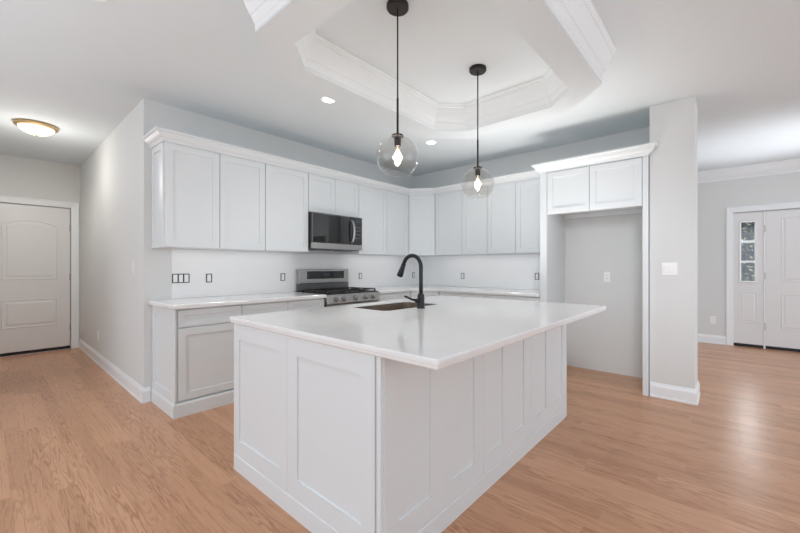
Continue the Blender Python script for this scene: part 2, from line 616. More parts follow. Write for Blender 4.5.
# hall door
d1 = struct(link('door_1', B((-0.03, 0.804, 7.424, 7.465, 0.045, 2.072)), M['door'], bevel=0.003))
arch = [(0.125, 1.035), (0.675, 1.035), (0.675, 1.800)]
for k in range(1, 16):
    t = k / 16
    x = 0.675 - 0.55 * t
    arch.append((x, 1.800 + 0.075 * math.sin(PI * t) ** 0.8))
arch.append((0.125, 1.800))
bm = bmesh.new()
molded(bm, arch, YF(7.424))
link('upper_panel', bm, M['door'], d1)
bm = bmesh.new()
molded(bm, [(0.125, 0.37), (0.675, 0.37), (0.675, 0.765), (0.125, 0.765)], YF(7.424))
link('lower_panel', bm, M['door'], d1)
for z in (1.79, 1.063, 0.325):
    bm = lathe(bmesh.new(), [(0.007, -0.05), (0.007, 0.05)], 10, (0.808, 7.416, z))
    box(bm, 0.798, 0.806, 7.4195, 7.423, z - 0.05, z + 0.05)
    link('hinge', bm, M['hinge'], d1)
link('door_sweep', B((-0.03, 0.804, 7.421, 7.460, 0.004, 0.044), (0.775, 0.800, 7.405, 7.421, 0.010, 0.050)), M['black'], d1)

# entry door with a side panel window
def slab_panels(bm, rects, x):
    for (y0, y1, z0, z1) in rects:      # y0 > y1 (y0 is on the left as seen)
        molded(bm, [(-y0, z0), (-y1, z0), (-y1, z1), (-y0, z1)], XF(x), prof=((0, 0), (0.003, 0.005), (0.010, 0.006), (0.018, 0.001), (0.030, 0.001), (0.044, 0.005), (0.048, 0.0055)))
    return bm


d2 = struct(link('door_2', B((7.510, 7.555, -1.330, -0.420, 0.045, 2.035)), M['door'], bevel=0.003))
PL = [(-0.585, -0.845), (-0.905, -1.165)]
bm = bmesh.new()
slab_panels(bm, [(a, b_, z0, z1) for a, b_ in PL for z0, z1 in ((0.30, 0.82), (1.0, 1.93))], 7.510)
link('molded_panels', bm, M['door'], d2)
for z in (1.78, 1.08, 0.33):
    bm = lathe(bmesh.new(), [(0.007, -0.05), (0.007, 0.05)], 10, (7.503, -0.414, z))
    link('hinge', bm, M['hinge'], d2)
link('door_sweep', B((7.508, 7.55, -1.33, -0.420, 0.003, 0.044)), M['black'], d2)

w1 = struct(link('window_1', B((7.512, 7.552, -0.136, -0.0625, 0.045, 2.035), (7.512, 7.552, -0.396, -0.315, 0.045, 2.035),
                               (7.512, 7.552, -0.315, -0.136, 0.045, 0.985), (7.512, 7.552, -0.315, -0.136, 1.905, 2.035)), M['door']))
bm = sweep([(-0.136, 0.985), (-0.136, 1.905), (-0.315, 1.905), (-0.315, 0.985)], [(0.014, 0), (0.014, 0.008), (0.002, 0.014), (-0.014, 0.006), (-0.014, 0)], closed=True, f=lambda u, v, h: (7.512 - h, u, v))
link('glazing_bead', bm, M['door'], w1)
link('glass', B((7.528, 7.534, -0.315, -0.136, 0.985, 1.905)), M['pane'], w1)
for z in (1.292, 1.598):
    link('muntin', B((7.516, 7.5275, -0.315, -0.136, z - 0.017, z + 0.017)), M['trim'], w1)
bm = bmesh.new()
slab_panels(bm, [(-0.115, -0.335, 0.36, 0.83)], 7.512)
link('molded_panel', bm, M['door'], w1)
link('door_sweep', B((7.51, 7.55, -0.396, -0.0625, 0.003, 0.044)), M['black'], w1)
struct(link('trim_7', B((7.505, 7.56, -0.4185, -0.3975, 0.0, 2.045), (7.556, 7.62, -1.36, -0.4185, 2.02, 2.0499), (7.553, 7.62, -0.3975, -0.0625, 2.02, 2.0499)), M['trim']))

# ------------------------------------------------------------------ cabinets


def fronts(parent, lst, yb=0.0, m=None):
    for kind, x0, x1, z0, z1 in lst:
        g = 0.003
        st = 0.058 if kind == 'door' else 0.045
        bm = shaker(bmesh.new(), x0 + g, x1 - g, z0 + g, z1 - g, yb, stile=st)
        link(kind, bm, m or M['cab'], parent)


def upper(label, loc, rz, w_, z0, z1, doors, depth=0.326, end=False):
    t = thing('wall_cabinet', label, 'cabinet', (loc[0], loc[1], z0), rz, 'white wall cabinets')
    h = z1 - z0
    link('body', B((0.0008, w_ - 0.0008, 0.0195, depth + 0.017, 0, h)), M['cab'], t, bevel=0.001)
    fronts(t, [('door', a, b_, 0.0, h) for a, b_ in doors], 0.019)
    if end:
        bm = shaker(bmesh.new(), -(depth + 0.015), -0.022, 0.0, h, 0.0, t=0.012, stile=0.055)
        p = link('end_panel', bm, M['cab'], t)
        p.rotation_euler = (0, 0, R(-90))
    return t


Z0, Z1 = 1.385, 2.282
YU = 3.629
upper('white double-door wall cabinet at the hallway end of the run', (0.984, YU), 0, 0.890, Z0, Z1, [(0, 0.443), (0.443, 0.890)], end=True)
upper('white single-door wall cabinet just before the microwave', (1.875, YU), 0, 0.511, Z0, Z1, [(0, 0.511)])
upper('short white double-door wall cabinet directly above the microwave', (2.387, YU), 0, 0.748, 1.845, Z1, [(0, 0.374), (0.374, 0.748)])
upper('white double-door wall cabinet between the microwave and the corner cabinet', (3.136, YU), 0, 0.974, Z0, Z1, [(0, 0.512), (0.512, 0.974)])
# corner cabinet, diagonal front
A, Bp = (4.111, YU), (4.315, 3.291)
ang = math.atan2(Bp[1] - A[1], Bp[0] - A[0])
wd = math.hypot(Bp[0] - A[0], Bp[1] - A[1])
t = thing('wall_cabinet', 'white single-door diagonal wall cabinet in the corner of the kitchen', 'cabinet', (A[0], A[1], Z0), 0, 'white wall cabinets')
n_ = (-math.sin(ang), math.cos(ang))
pts = [(0.002 + n_[0] * 0.02, n_[1] * 0.02), (Bp[0] - A[0] + n_[0] * 0.02 - 0.002, Bp[1] - A[1] + n_[1] * 0.02 + 0.002), (XW - A[0] - 0.002, Bp[1] - A[1] + 0.002), (XW - A[0] - 0.002, YW - A[1] - 0.002), (0.002, YW - A[1] - 0.002)]
link('body', prism(bmesh.new(), pts, 0, Z1 - Z0), M['cab'], t)
p = link('door', shaker(bmesh.new(), 0.003, wd - 0.003, 0.0015, Z1 - Z0 - 0.0015, 0.019), M['cab'], t)
p.rotation_euler = (0, 0, ang)
XU = 4.315
upper('white double-door wall cabinet next after the diagonal corner one', (XU, 3.289), R(-90), 0.863, Z0, Z1, [(0, 0.469), (0.469, 0.863)], depth=0.322)
upper('white double-door wall cabinet against the refrigerator surround', (XU, 2.425), R(-90), 0.816, Z0, Z1, [(0, 0.400), (0.400, 0.816)], depth=0.322)

CAB_CROWN = [(0, 0), (0.006, 0), (0.008, 0.012), (0.014, 0.016), (0.016, 0.022), (0.028, 0.028), (0.040, 0.040), (0.050, 0.056), (0.054, 0.064), (0.062, 0.066), (0.070, 0.072), (0.070, 0.086), (0, 0.086)]
tag(link('crown_molding', sweep([(0.971, YW - 0.002), (0.971, YU), (A[0], YU), (Bp[0], Bp[1]), (XU, 1.6085)], [(o, Z1 + 0.001 + h) for o, h in CAB_CROWN]), M['cab']),
    'long white crown moulding along the top of the wall cabinets', 'molding')


def base(label, loc, rz, w_, lst, depth=0.58, hide=False):
    t = thing('base_cabinet', label, 'cabinet', (loc[0], loc[1], 0), rz, 'white base cabinets')
    link('body', B((0.0008, w_ - 0.0008, 0.0195, depth + 0.019, 0.115, 0.874)), M['cab'], t, bevel=0.001)
    link('toe_board', B((0.0008, w_ - 0.0008, 0.012, 0.06, 0.0, 0.1145)), M['cab'], t)
    fronts(t, lst, 0.019)
    return t


YB = 3.369
t = base('white base cabinet with one drawer over a door, at the hallway end', (0.992, YB), 0, 0.524,
         [('drawer', 0.012, 0.524, 0.722, 0.866), ('door', 0.012, 0.524, 0.126, 0.715)])
bm = shaker(bmesh.new(), -0.600, 0.0, 0.0, 0.874, 0.0, t=0.014, holes=[(-0.535, -0.070, 0.185, 0.80)])
p = link('end_panel', bm, M['cab'], t)
p.rotation_euler = (0, 0, R(-90))
link('base_molding', sweep([(-0.0145, 0.600), (-0.0145, -0.002), (0.522, -0.002)], [(0, 0), (0.010, 0), (0.010, 0.098), (0.004, 0.112), (0, 0.114)]), M['cab'], t)
base('white base cabinet second from the hallway end, mostly behind the island', (1.517, YB), 0, 0.460, [('drawer', 0, 0.460, 0.722, 0.866), ('door', 0, 0.460, 0.126, 0.715)])
base('white base cabinet directly before the gas range', (1.978, YB), 0, 0.440, [('drawer', 0, 0.440, 0.722, 0.866), ('door', 0, 0.440, 0.126, 0.715)])
base('white base cabinet on the far side of the gas range', (3.232, YB), 0, 0.625, [('drawer', 0, 0.625, 0.722, 0.866), ('door', 0, 0.3125, 0.126, 0.715), ('door', 0.3125, 0.625, 0.126, 0.715)])
# corner base cabinet
A2, B2 = (3.860, YB), (4.05, 3.022)
ang2 = math.atan2(B2[1] - A2[1], B2[0] - A2[0])
wd2 = math.hypot(B2[0] - A2[0], B2[1] - A2[1])
t = thing('base_cabinet', 'white diagonal base cabinet in the corner below the counter', 'cabinet', (A2[0], A2[1], 0), 0, 'white base cabinets')
n2 = (-math.sin(ang2), math.cos(ang2))
pts = [(0.002 + n2[0] * 0.02, n2[1] * 0.02), (B2[0] - A2[0] + n2[0] * 0.02 - 0.002, B2[1] - A2[1] + n2[1] * 0.02 + 0.002), (XW - A2[0] - 0.01, B2[1] - A2[1] + 0.002), (XW - A2[0] - 0.01, YW - A2[1] - 0.01), (0.002, YW - A2[1] - 0.01)]
link('body', prism(bmesh.new(), pts, 0.115, 0.874), M['cab'], t)
link('toe_board', prism(bmesh.new(), pts, 0.0, 0.1145), M['cab'], t)
for nm, a, b_ in (('drawer', 0.722, 0.866), ('door', 0.126, 0.715)):
    p = link(nm, shaker(bmesh.new(), 0.003, wd2 - 0.003, a, b_, 0.019, stile=0.045 if nm == 'drawer' else 0.058), M['cab'], t)
    p.rotation_euler = (0, 0, ang2)
base('white base cabinet next after the diagonal corner base', (4.05, 3.020), R(-90), 0.712, [('drawer', 0, 0.712, 0.722, 0.866), ('door', 0, 0.356, 0.126, 0.715), ('door', 0.356, 0.712, 0.126, 0.715)])
base('white base cabinet beside the refrigerator alcove', (4.05, 2.307), R(-90), 0.698, [('drawer', 0, 0.698, 0.722, 0.866), ('door', 0, 0.349, 0.126, 0.715), ('door', 0.349, 0.698, 0.126, 0.715)])

# worktops
EDGE = [(-0.006, 0.0), (-0.001, 0.002), (0.0, 0.006), (0.0, 0.026), (-0.002, 0.033), (-0.006, 0.038)]


def slab(pts, prof, z, hole=None):
    """countertop polygon (counter-clockwise) with a shaped edge, optional hole"""
    bm = bmesh.new()
    P = [Vector(p) for p in pts]
    k = len(P)
    rings = []
    for o, h in prof:
        r = []
        for i in range(k):
            d0, d1 = (P[i] - P[i - 1]).normalized(), (P[(i + 1) % k] - P[i]).normalized()
            m = (Vector((d0.y, -d0.x)) + Vector((d1.y, -d1.x))) / (1 + d0.dot(d1))
            q = P[i] + m * o
            r.append(bm.verts.new((q.x, q.y, z + h)))
        rings.append(r)
    for a, b_ in zip(rings, rings[1:]):
        for i in range(k):
            bm.faces.new((a[i], a[(i + 1) % k], b_[(i + 1) % k], b_[i]))
    if hole:
        hl = [bm.verts.new((x, y, z + prof[0][1])) for x, y in hole]
        hh = [bm.verts.new((x, y, z + prof[-1][1])) for x, y in hole]
        n = len(hole)
        for i in range(n):
            bm.faces.new((hl[i], hl[(i + 1) % n], hh[(i + 1) % n], hh[i]))
        for ring, hr in ((rings[0], hl), (rings[-1], hh)):
            es = [bm.edges.get((a, b_)) or bm.edges.new((a, b_)) for lp in (ring, hr) for a, b_ in zip(lp, lp[1:] + lp[:1])]
            bmesh.ops.triangle_fill(bm, use_beauty=True, edges=es)
    else:
        bm.faces.new(rings[0][::-1])
        bm.faces.new(rings[-1])
    bmesh.ops.recalc_face_normals(bm, faces=bm.faces[:])
    return bm


CZ = 0.8755
tag(link('countertop', slab([(0.948, 3.336), (2.419, 3.336), (2.419, YW - 0.012), (0.948, YW - 0.012)], EDGE, CZ), M['quartz']), 'white quartz countertop on the base cabinets before the range', 'countertop')
off = 0.032
tag(link('countertop', slab([(3.231, YB - off), (3.842, YB - off), (4.017, 3.012), (4.017, 1.610), (XW - 0.012, 1.610), (XW - 0.012, YW - 0.012), (3.231, YW - 0.012)], EDGE, CZ), M['quartz']),
    'white quartz countertop turning the corner from the range to the refrigerator alcove', 'countertop')
tag(link('backsplash', B((1.128, XW - 0.001, YW - 0.010, YW - 0.001, 0.9145, Z0 - 0.002)), M['splash']), 'white backsplash behind the gas range', 'backsplash')
tag(link('backsplash', B((XW - 0.010, XW - 0.001, 1.610, YW - 0.011, 0.9145, Z0 - 0.002)), M['splash']), 'white backsplash between the kitchen corner and the refrigerator alcove', 'backsplash')

# ------------------------------------------------------------------ refrigerator surround
XS = 4.05
t = thing('refrigerator_surround', 'tall white cabinet surround framing the empty refrigerator alcove', 'cabinet', (XS, 1.607, 0), R(-90))
W2 = 1.607 - 0.571
D2 = XW - XS - 0.002
link('side_panel', B((0.0, 0.075, 0.0, 0.03, 0, 2.262), (0.055, 0.075, 0.03, D2, 0, 2.262)), M['cab'], t, bevel=0.002)
link('side_panel', B((W2 - 0.047, W2, 0.0, 0.03, 0, 2.262), (W2 - 0.020, W2, 0.03, D2, 0, 2.262)), M['cab'], t, bevel=0.002)
link('bridge_box', B((0.0765, W2 - 0.048, 0.0195, D2, 1.85, 2.262), (0.0765, W2 - 0.048, 0.0195, 0.04, 1.797, 1.85)), M['cab'], t)
link('ledger_strip', B((0.0765, W2 - 0.048, D2 - 0.02, D2, 1.805, 1.8495)), M['trim'], t)
mid = 1.607 - 1.090
fronts(t, [('door', 0.078, mid, 1.797, 2.258), ('door', mid, W2 - 0.049, 1.797, 2.258)], 0.019)
link('crown_molding', sweep([(-0.001, 0.185), (-0.001, -0.001), (W2 + 0.001, -0.001), (W2 + 0.001, 0.015)], [(o * 1.05, 2.263 + h * 1.12) for o, h in CAB_CROWN]), M['cab'], t)

# ------------------------------------------------------------------ range
t = thing('gas_range', 'stainless steel gas range with black grates between the base cabinets', 'range', (2.424, 3.345, 0))
RW = 0.802
link('body', B((0.003, RW - 0.003, 0.03, 0.60, 0.02, 0.895)), M['dsteel'], t)
link('cooktop', B((0.002, RW - 0.002, 0.022, 0.52, 0.8955, 0.912)), M['iron'], t, bevel=0.004)
bm = bmesh.new()
prof = [(0.030, 0.792), (-0.012, 0.796), (-0.016, 0.806), (0.010, 0.900), (0.030, 0.905)]
lo = [bm.verts.new((0.002, y, z)) for y, z in prof]
hi = [bm.verts.new((RW - 0.002, y, z)) for y, z in prof]
bm.faces.new(lo)
bm.faces.new(hi[::-1])
for i in range(5):
    bm.faces.new((lo[i], hi[i], hi[(i + 1) % 5], lo[(i + 1) % 5]))
bmesh.ops.recalc_face_normals(bm, faces=bm.faces[:])
link('control_panel', bm, M['steel'], t, bevel=0.002)
for x in (0.126, 0.239, 0.409, 0.574, 0.690):
    bm = lathe(bmesh.new(), [(0.027, 0.0), (0.027, -0.006), (0.021, -0.010), (0.019, -0.036), (0.016, -0.040)], 20, (0, 0, 0), 'Y')
    box(bm, -0.005, 0.005, -0.046, -0.038, -0.018, 0.018)
    o = link('knob', bm, M['steel'], t, bevel=0.0)
    link('knob_ring', lathe(bmesh.new(), [(0.031, 0.0005), (0.031, -0.003), (0.0275, -0.004), (0.0275, 0.0)], 20, (0, 0, 0), 'Y'), M['mblack'], o)
    o.location = (x, -0.004, 0.848)
    o.rotation_euler = (R(-12), 0, 0)
od = link('oven_door', B((0.006, RW - 0.006, -0.008, 0.0295, 0.215, 0.786)), M['steel'], t, bevel=0.004)
link('window', B((0.09, RW - 0.09, -0.0105, -0.0085, 0.32, 0.66)), M['bglass'], od)
bm = tube(bmesh.new(), [(0.07, -0.055, 0.735), (RW - 0.07, -0.055, 0.735)], 0.012)
tube(bm, [(0.09, -0.010, 0.735), (0.09, -0.055, 0.735)], 0.009)
tube(bm, [(RW - 0.09, -0.010, 0.735), (RW - 0.09, -0.055, 0.735)], 0.009)
link('handle', bm, M['steel'], od, smooth=True)
link('storage_drawer', B((0.006, RW - 0.006, -0.006, 0.0295, 0.06, 0.210)), M['steel'], t, bevel=0.004)
bg_ = link('backguard', B((0.0, 0.745, 0.535, 0.600, 1.012, 1.188)), M['steel'], t, bevel=0.006)
link('display_panel', B((0.105, 0.665, 0.5325, 0.5345, 1.065, 1.160)), M['bglass'], bg_)
link('clock_display', B((0.34, 0.43, 0.5305, 0.532, 1.095, 1.135)), M['display'], bg_)
link('vent_riser', B((0.0, 0.765, 0.560, 0.600, 0.9125, 1.0115)), M['dsteel'], t)
for gi, x0 in enumerate((0.03, 0.28, 0.53)):
    x1 = x0 + 0.242
    bm = bmesh.new()
    z = 0.938
    r = 0.006
    for a in ((x0, 0.05, x0, 0.50), (x1, 0.05, x1, 0.50), (x0, 0.05, x1, 0.05), (x0, 0.50, x1, 0.50), (x0, 0.275, x1, 0.275)):
        box(bm, min(a[0], a[2]) - r, max(a[0], a[2]) + r, min(a[1], a[3]) - r, max(a[1], a[3]) + r, z - r, z + r)
    xm = (x0 + x1) / 2
    for yc in (0.16, 0.39):
        box(bm, xm - 0.11, xm - 0.03, yc - r, yc + r, z - r, z + r)
        box(bm, xm + 0.03, xm + 0.11, yc - r, yc + r, z - r, z + r)
        box(bm, xm - r, xm + r, yc - 0.10, yc - 0.03, z - r, z + r)
        box(bm, xm - r, xm + r, yc + 0.03, yc + 0.10, z - r, z + r)
    for px in (x0, x1):
        for py in (0.05, 0.50):
            box(bm, px - 0.007, px + 0.007, py - 0.007, py + 0.007, 0.9125, z)
    link('grate', bm, M['iron'], t)
for x, y in ((0.151, 0.16), (0.151, 0.39), (0.401, 0.275), (0.651, 0.16), (0.651, 0.39)):
    link('burner', lathe(bmesh.new(), [(0.048, 0.9125), (0.048, 0.918), (0.034, 0.920), (0.034, 0.928), (0.028, 0.930)], 24, (x, y, 0)), M['iron'], t)

# ------------------------------------------------------------------ microwave
t = thing('microwave', 'stainless and black glass microwave mounted over the range', 'microwave', (2.390, 3.565, 1.418))
MW = 0.744
link('body', B((0.0, MW, 0.030, 0.395, 0.008, 0.424)), M['mblack'], t, bevel=0.003)
dr = link('door', B((0.0, 0.585, 0.0, 0.0295, 0.075, 0.420)), M['bglass'], t, bevel=0.004)
bm = tube(bmesh.new(), [(0.560, -0.004, 0.100), (0.566, -0.028, 0.112), (0.572, -0.043, 0.155), (0.575, -0.050, 0.235), (0.572, -0.043, 0.315), (0.566, -0.028, 0.360), (0.560, -0.004, 0.372)], [0.012, 0.013, 0.014, 0.014, 0.014, 0.013, 0.012], 14)
link('handle', bm, M['steel'], dr, smooth=True)
link('door_frame', B((0.0, 0.545, -0.0025, -0.0005, 0.405, 0.4195), (0.0, 0.012, -0.0025, -0.0005, 0.078, 0.405)), M['dsteel'], dr)
cp = link('control_panel', B((0.587, MW, 0.0, 0.0295, 0.075, 0.420)), M['bglass'], t, bevel=0.004)
link('display', B((0.625, 0.720, -0.002, -0.0005, 0.350, 0.385)), M['display'], cp)
for r_ in range(4):
    for c_ in range(3):
        link('button', B((0.630 + c_ * 0.032, 0.650 + c_ * 0.032, -0.0015, -0.0003, 0.150 + r_ * 0.045, 0.166 + r_ * 0.045)), M['dsteel'], cp)
link('trim_strip', B((0.0, MW, -0.002, 0.0295, 0.008, 0.0735)), M['steel'], t, bevel=0.004)
bm = bmesh.new()
box(bm, 0.05, 0.69, 0.05, 0.36, 0.0, 0.0075)
box(bm, 0.10, 0.30, 0.08, 0.20, -0.008, -0.0005)
box(bm, 0.44, 0.64, 0.08, 0.20, -0.008, -0.0005)
link('vent_grille', bm, M['dsteel'], t)

# ------------------------------------------------------------------ island
t = thing('kitchen_island', 'large white panelled kitchen island on the oak floor', 'island', (0, 0, 0))
X0, X1, Y0, Y1 = 0.990, 3.088, 1.002, 2.269
link('body', B((X0 + 0.001, X1 - 0.02, Y0 + 0.021, Y1 - 0.045, 0.0, 0.66), (X0 + 0.001, 1.72, Y0 + 0.021, Y1 - 0.045, 0.66, 0.8745), (2.44, X1 - 0.02, Y0 + 0.021, Y1 - 0.045, 0.66, 0.8745), (1.72, 2.44, Y0 + 0.021, Y0 + 0.05, 0.66, 0.8745)), M['cab'], t)
for a, b_, ha, hb in ((1.667, 2.269, 1.738, 2.199), (1.034, 1.665, 1.112, 1.576)):
    bm = shaker(bmesh.new(), -b_, -a, 0.0, 0.8745, X0, t=0.018, rec=0.009, holes=[(-hb, -ha, 0.184, 0.785)])
    p = link('end_panel', bm, M['cab'], t)
    p.rotation_euler = (0, 0, R(-90))
link('corner_post', B((0.974, 0.9895, 1.003, 1.0265, 0.0, 0.8745), (0.9895, 1.010, Y0 - 0.003, 1.0225, 0.0, 0.8745)), M['cab'], t, bevel=0.002)
RE = [1.288, 1.656, 1.975, 2.268, 2.646, 2.985]
LE = [1.075, 1.440, 1.812, 2.105, 2.430, 2.790]
SE = [(1.0105, 1.749), (1.7505, 2.372), (2.3735, X1)]
for s, (a, b_) in enumerate(SE):
    bm = shaker(bmesh.new(), a, b_, 0.0, 0.8745, Y0 + 0.020, t=0.018, rec=0.009, holes=[(LE[k], RE[k], 0.190, 0.785) for k in (2 * s, 2 * s + 1)])
    link('back_panel', bm, M['cab'], t)
link('base_molding', sweep([(0.972, 2.262), (0.972, 1.002), (3.050, 1.002)], [(0, 0), (0.004, 0), (0.004, 0.088), (0.001, 0.092), (0, 0.092)]), M['cab'], t)
for i in range(4):
    x = X0 + 0.02 + i * 0.50
    for nm, a, b_ in (('drawer', 0.722, 0.866), ('door', 0.126, 0.715)):
        bm = shaker(bmesh.new(), -x - 0.497, -x - 0.003, a, b_, 0.019, stile=0.045 if nm == 'drawer' else 0.058)
        p = link(nm, bm, M['cab'], t)
        p.location = (0, Y1 - 0.025, 0)
        p.rotation_euler = (0, 0, R(180))


def rrect(x0, x1, y0, y1, r, n=6):
    out = []
    for cx, cy, a0 in ((x1 - r, y0 + r, -90), (x1 - r, y1 - r, 0), (x0 + r, y1 - r, 90), (x0 + r, y0 + r, 180)):
        for i in range(n + 1):
            a = R(a0 + 90 * i / n)
            out.append((cx + r * math.cos(a), cy + r * math.sin(a)))
    return out


OGEE = [(-0.016, 0.0), (-0.009, 0.001), (-0.005, 0.005), (-0.004, 0.012), (-0.004, 0.017), (0.0, 0.019), (0.0, 0.031), (-0.002, 0.036), (-0.006, 0.0385)]
SK = (1.770, 2.400, 1.772, 2.150)
island_top = rrect(0.958, 3.136, 0.718, 2.304, 0.012, 3)
tag(link('countertop', slab(island_top, OGEE, CZ, rrect(*SK, 0.06)), M['quartz']), 'large white quartz slab with a sink cutout topping the island', 'countertop')

# sink
t = thing('sink', 'undermount stainless steel sink set into the island top', 'sink', (2.085, 1.961, 0.68))
bm = bmesh.new()
def loop(g, z, r=0.06):
    return [(x - 2.085, y - 1.961, z - 0.68) for x, y in rrect(SK[0] - g, SK[1] + g, SK[2] - g, SK[3] + g, r)]
rings_face(bm, [loop(-0.001, 0.9085), loop(-0.004, 0.9085), loop(-0.008, 0.71), loop(-0.03, 0.685, 0.05)])
bmesh.ops.recalc_face_normals(bm, faces=bm.faces[:])
link('basin', bm, M['sinksteel'], t, smooth=False)
link('drain', lathe(bmesh.new(), [(0.045, 0.0055), (0.045, 0.0085), (0.030, 0.0075), (0.010, 0.0105)], 24), M['dsteel'], t)

# faucet
t = thing('faucet', 'tall matte black gooseneck faucet beside the island sink', 'faucet', (2.066, 1.705, 0.9145))
link('base', lathe(bmesh.new(), [(0.030, 0), (0.030, 0.006), (0.026, 0.012), (0.0255, 0.085), (0.023, 0.10), (0.0165, 0.108)], 24), M['mblack'], t, smooth=False)
pts = [(0, 0, 0.1085), (0, 0, 0.20), (0, 0, 0.29)]
RA = 0.086
for k in range(1, 15):
    a = PI * k / 15 * 0.96
    pts.append((0, RA - RA * math.cos(a), 0.300 + RA * math.sin(a)))
link('spout', tube(bmesh.new(), pts, 0.0145, 16), M['mblack'], t, smooth=True)
e = Vector(pts[-1])
d = (Vector(pts[-1]) - Vector(pts[-2])).normalized()
d = (d + Vector((0, 0.10, -0.2))).normalized()
link('spray_head', tube(bmesh.new(), [e, e + d * 0.012, e + d * 0.03, e + d * 0.075, e + d * 0.10, e + d * 0.108], [0.0155, 0.0175, 0.0175, 0.023, 0.0245, 0.020], 16), M['mblack'], t, smooth=True)
bm = tube(bmesh.new(), [(-0.024, 0.004, 0.055), (-0.045, 0.010, 0.056)], [0.017, 0.016], 14)
tube(bm, [(-0.040, 0.010, 0.058), (-0.058, 0.040, 0.066), (-0.074, 0.072, 0.082), (-0.082, 0.088, 0.088)], [0.010, 0.008, 0.0075, 0.007], 12)
link('handle', bm, M['mblack'], t, smooth=True)

# ------------------------------------------------------------------ pendants


def pendant(x, y, label, zc):
    t = thing('pendant_light', label, 'pendant light', (x, y, H - 0.0005), 0, 'globe pendants over the island')
    dz = zc - H
    link('canopy', lathe(bmesh.new(), [(0.064, 0.0), (0.064, -0.020), (0.060, -0.026), (0.010, -0.027)], 32), M['bronze'], t)
    link('rod', lathe(bmesh.new(), [(0.0045, -0.0275), (0.0045, dz + 0.34), (0.0065, dz + 0.338), (0.0065, dz + 0.130)], 12), M['bronze'], t, smooth=False)
    rr = 0.122
    prof = []
    for k in range(25):
        a = R(166 - k * (166 - 40) / 24)
        prof.append((rr * math.sin(a), -rr * math.cos(a)))
    prof = [(r, -h) for r, h in prof]     # from the open bottom upwards
    prof = [(rr * math.sin(R(a_)), dz - rr * math.cos(R(a_))) for a_ in [40 + k * 127 / 26 for k in range(27)]]
    link('globe', lathe(bmesh.new(), prof, 40, cap0=False, cap1=False), M['globe'], t, smooth=True)
    # rolled rim of the open bottom
    rim = [(prof[0][0] * math.cos(2 * PI * k / 40), prof[0][0] * math.sin(2 * PI * k / 40), prof[0][1]) for k in range(41)]
    link('globe_rim', tube(bmesh.new(), rim, 0.0016, 6, cap=False), M['globe'], t, smooth=True)
    link('socket', lathe(bmesh.new(), [(0.008, dz + 0.1295), (0.034, dz + 0.126), (0.036, dz + 0.118), (0.020, dz + 0.112), (0.018, dz + 0.062), (0.014, dz + 0.060)], 24), M['bronze'], t)
    bl = link('bulb', lathe(bmesh.new(), [(0.012, dz + 0.059), (0.014, dz + 0.050), (0.022, dz + 0.025), (0.027, dz - 0.005), (0.026, dz - 0.028), (0.018, dz - 0.048), (0.006, dz - 0.056)], 20), M['bulbglass'], t, smooth=True)
    bm = bmesh.new()
    for k in range(4):
        a = PI / 2 * k + 0.4
        tube(bm, [(0.004 * math.cos(a), 0.004 * math.sin(a), dz + 0.045), (0.013 * math.cos(a), 0.013 * math.sin(a), dz), (0.007 * math.cos(a), 0.007 * math.sin(a), dz - 0.040)], 0.0028, 6)
    link('filament', bm, M['bulb'], bl)
    d = bpy.data.lights.new('bulb_light', 'POINT')
    d.energy, d.color, d.shadow_soft_size = 4.0, (1.0, 0.93, 0.84), 0.03
    o = bpy.data.objects.new('bulb_light', d)
    COL.objects.link(o)
    o.location = (x, y, zc - 0.002)
    return t


pendant(1.545, 1.45, 'smoked glass globe pendant over the hallway end of the island', 1.852)
pendant(2.437, 1.45, 'smoked glass globe pendant over the refrigerator end of the island', 1.848)

# flush light in the hallway
t = thing('flush_ceiling_light', 'brass-rimmed flush ceiling light with glowing dome in the hallway', 'ceiling light', (0.345, 5.60, H - 0.0005))
link('rim', lathe(bmesh.new(), [(0.165, 0), (0.172, -0.010), (0.172, -0.024), (0.160, -0.034), (0.140, -0.036)], 40), M['gold'], t)
link('glass_dome', lathe(bmesh.new(), [(0.142, -0.0365), (0.130, -0.060), (0.105, -0.082), (0.070, -0.098), (0.030, -0.106), (0.008, -0.107)], 40), M['dome'], t, smooth=True)
link('finial', lathe(bmesh.new(), [(0.006, -0.1075), (0.009, -0.114), (0.006, -0.122), (0.002, -0.126)], 14), M['gold'], t, smooth=True)
d = bpy.data.lights.new('hall_light', 'POINT')
d.energy, d.color, d.shadow_soft_size = 10.0, (1.0, 0.95, 0.89), 0.22
o = bpy.data.objects.new('hall_light', d)
COL.objects.link(o)
o.location = (0.345, 5.60, H - 0.42)
spot('hall_light_down', (0.345, 5.60, H - 0.14), (0.30, 7.41, 1.05), 40, 95, 1.0, 0.12, (1.0, 0.96, 0.91))

# recessed lights
for x, lb in ((0.372, 'round recessed ceiling light toward the hallway, near the top edge of the view'), (2.010, 'round recessed ceiling light half hidden by the dropped ceiling band'), (3.517, 'round recessed ceiling light between the two pendants, near the corner cabinets')):
    t = thing('recessed_light', lb, 'ceiling light', (x, 2.742 if x > 1 else 2.650, H - 0.0005), 0, 'recessed ceiling lights')
    link('trim_ring', lathe(bmesh.new(), [(0.078, 0), (0.078, -0.003), (0.070, -0.007), (0.056, -0.006)], 32), M['trim'], t)
    link('lens', lathe(bmesh.new(), [(0.055, -0.0065), (0.050, -0.0085), (0.01, -0.009)], 32), M['lens'], t)
    spot('recessed_beam', (x, 2.742, H - 0.02), (x, 2.742, 0), 16, 130, 1.0, 0.05, (1.0, 0.97, 0.92))

# ------------------------------------------------------------------ outlets and switches


def rot_for(face):
    return {'y': 0.0, 'x': R(-90)}[face]


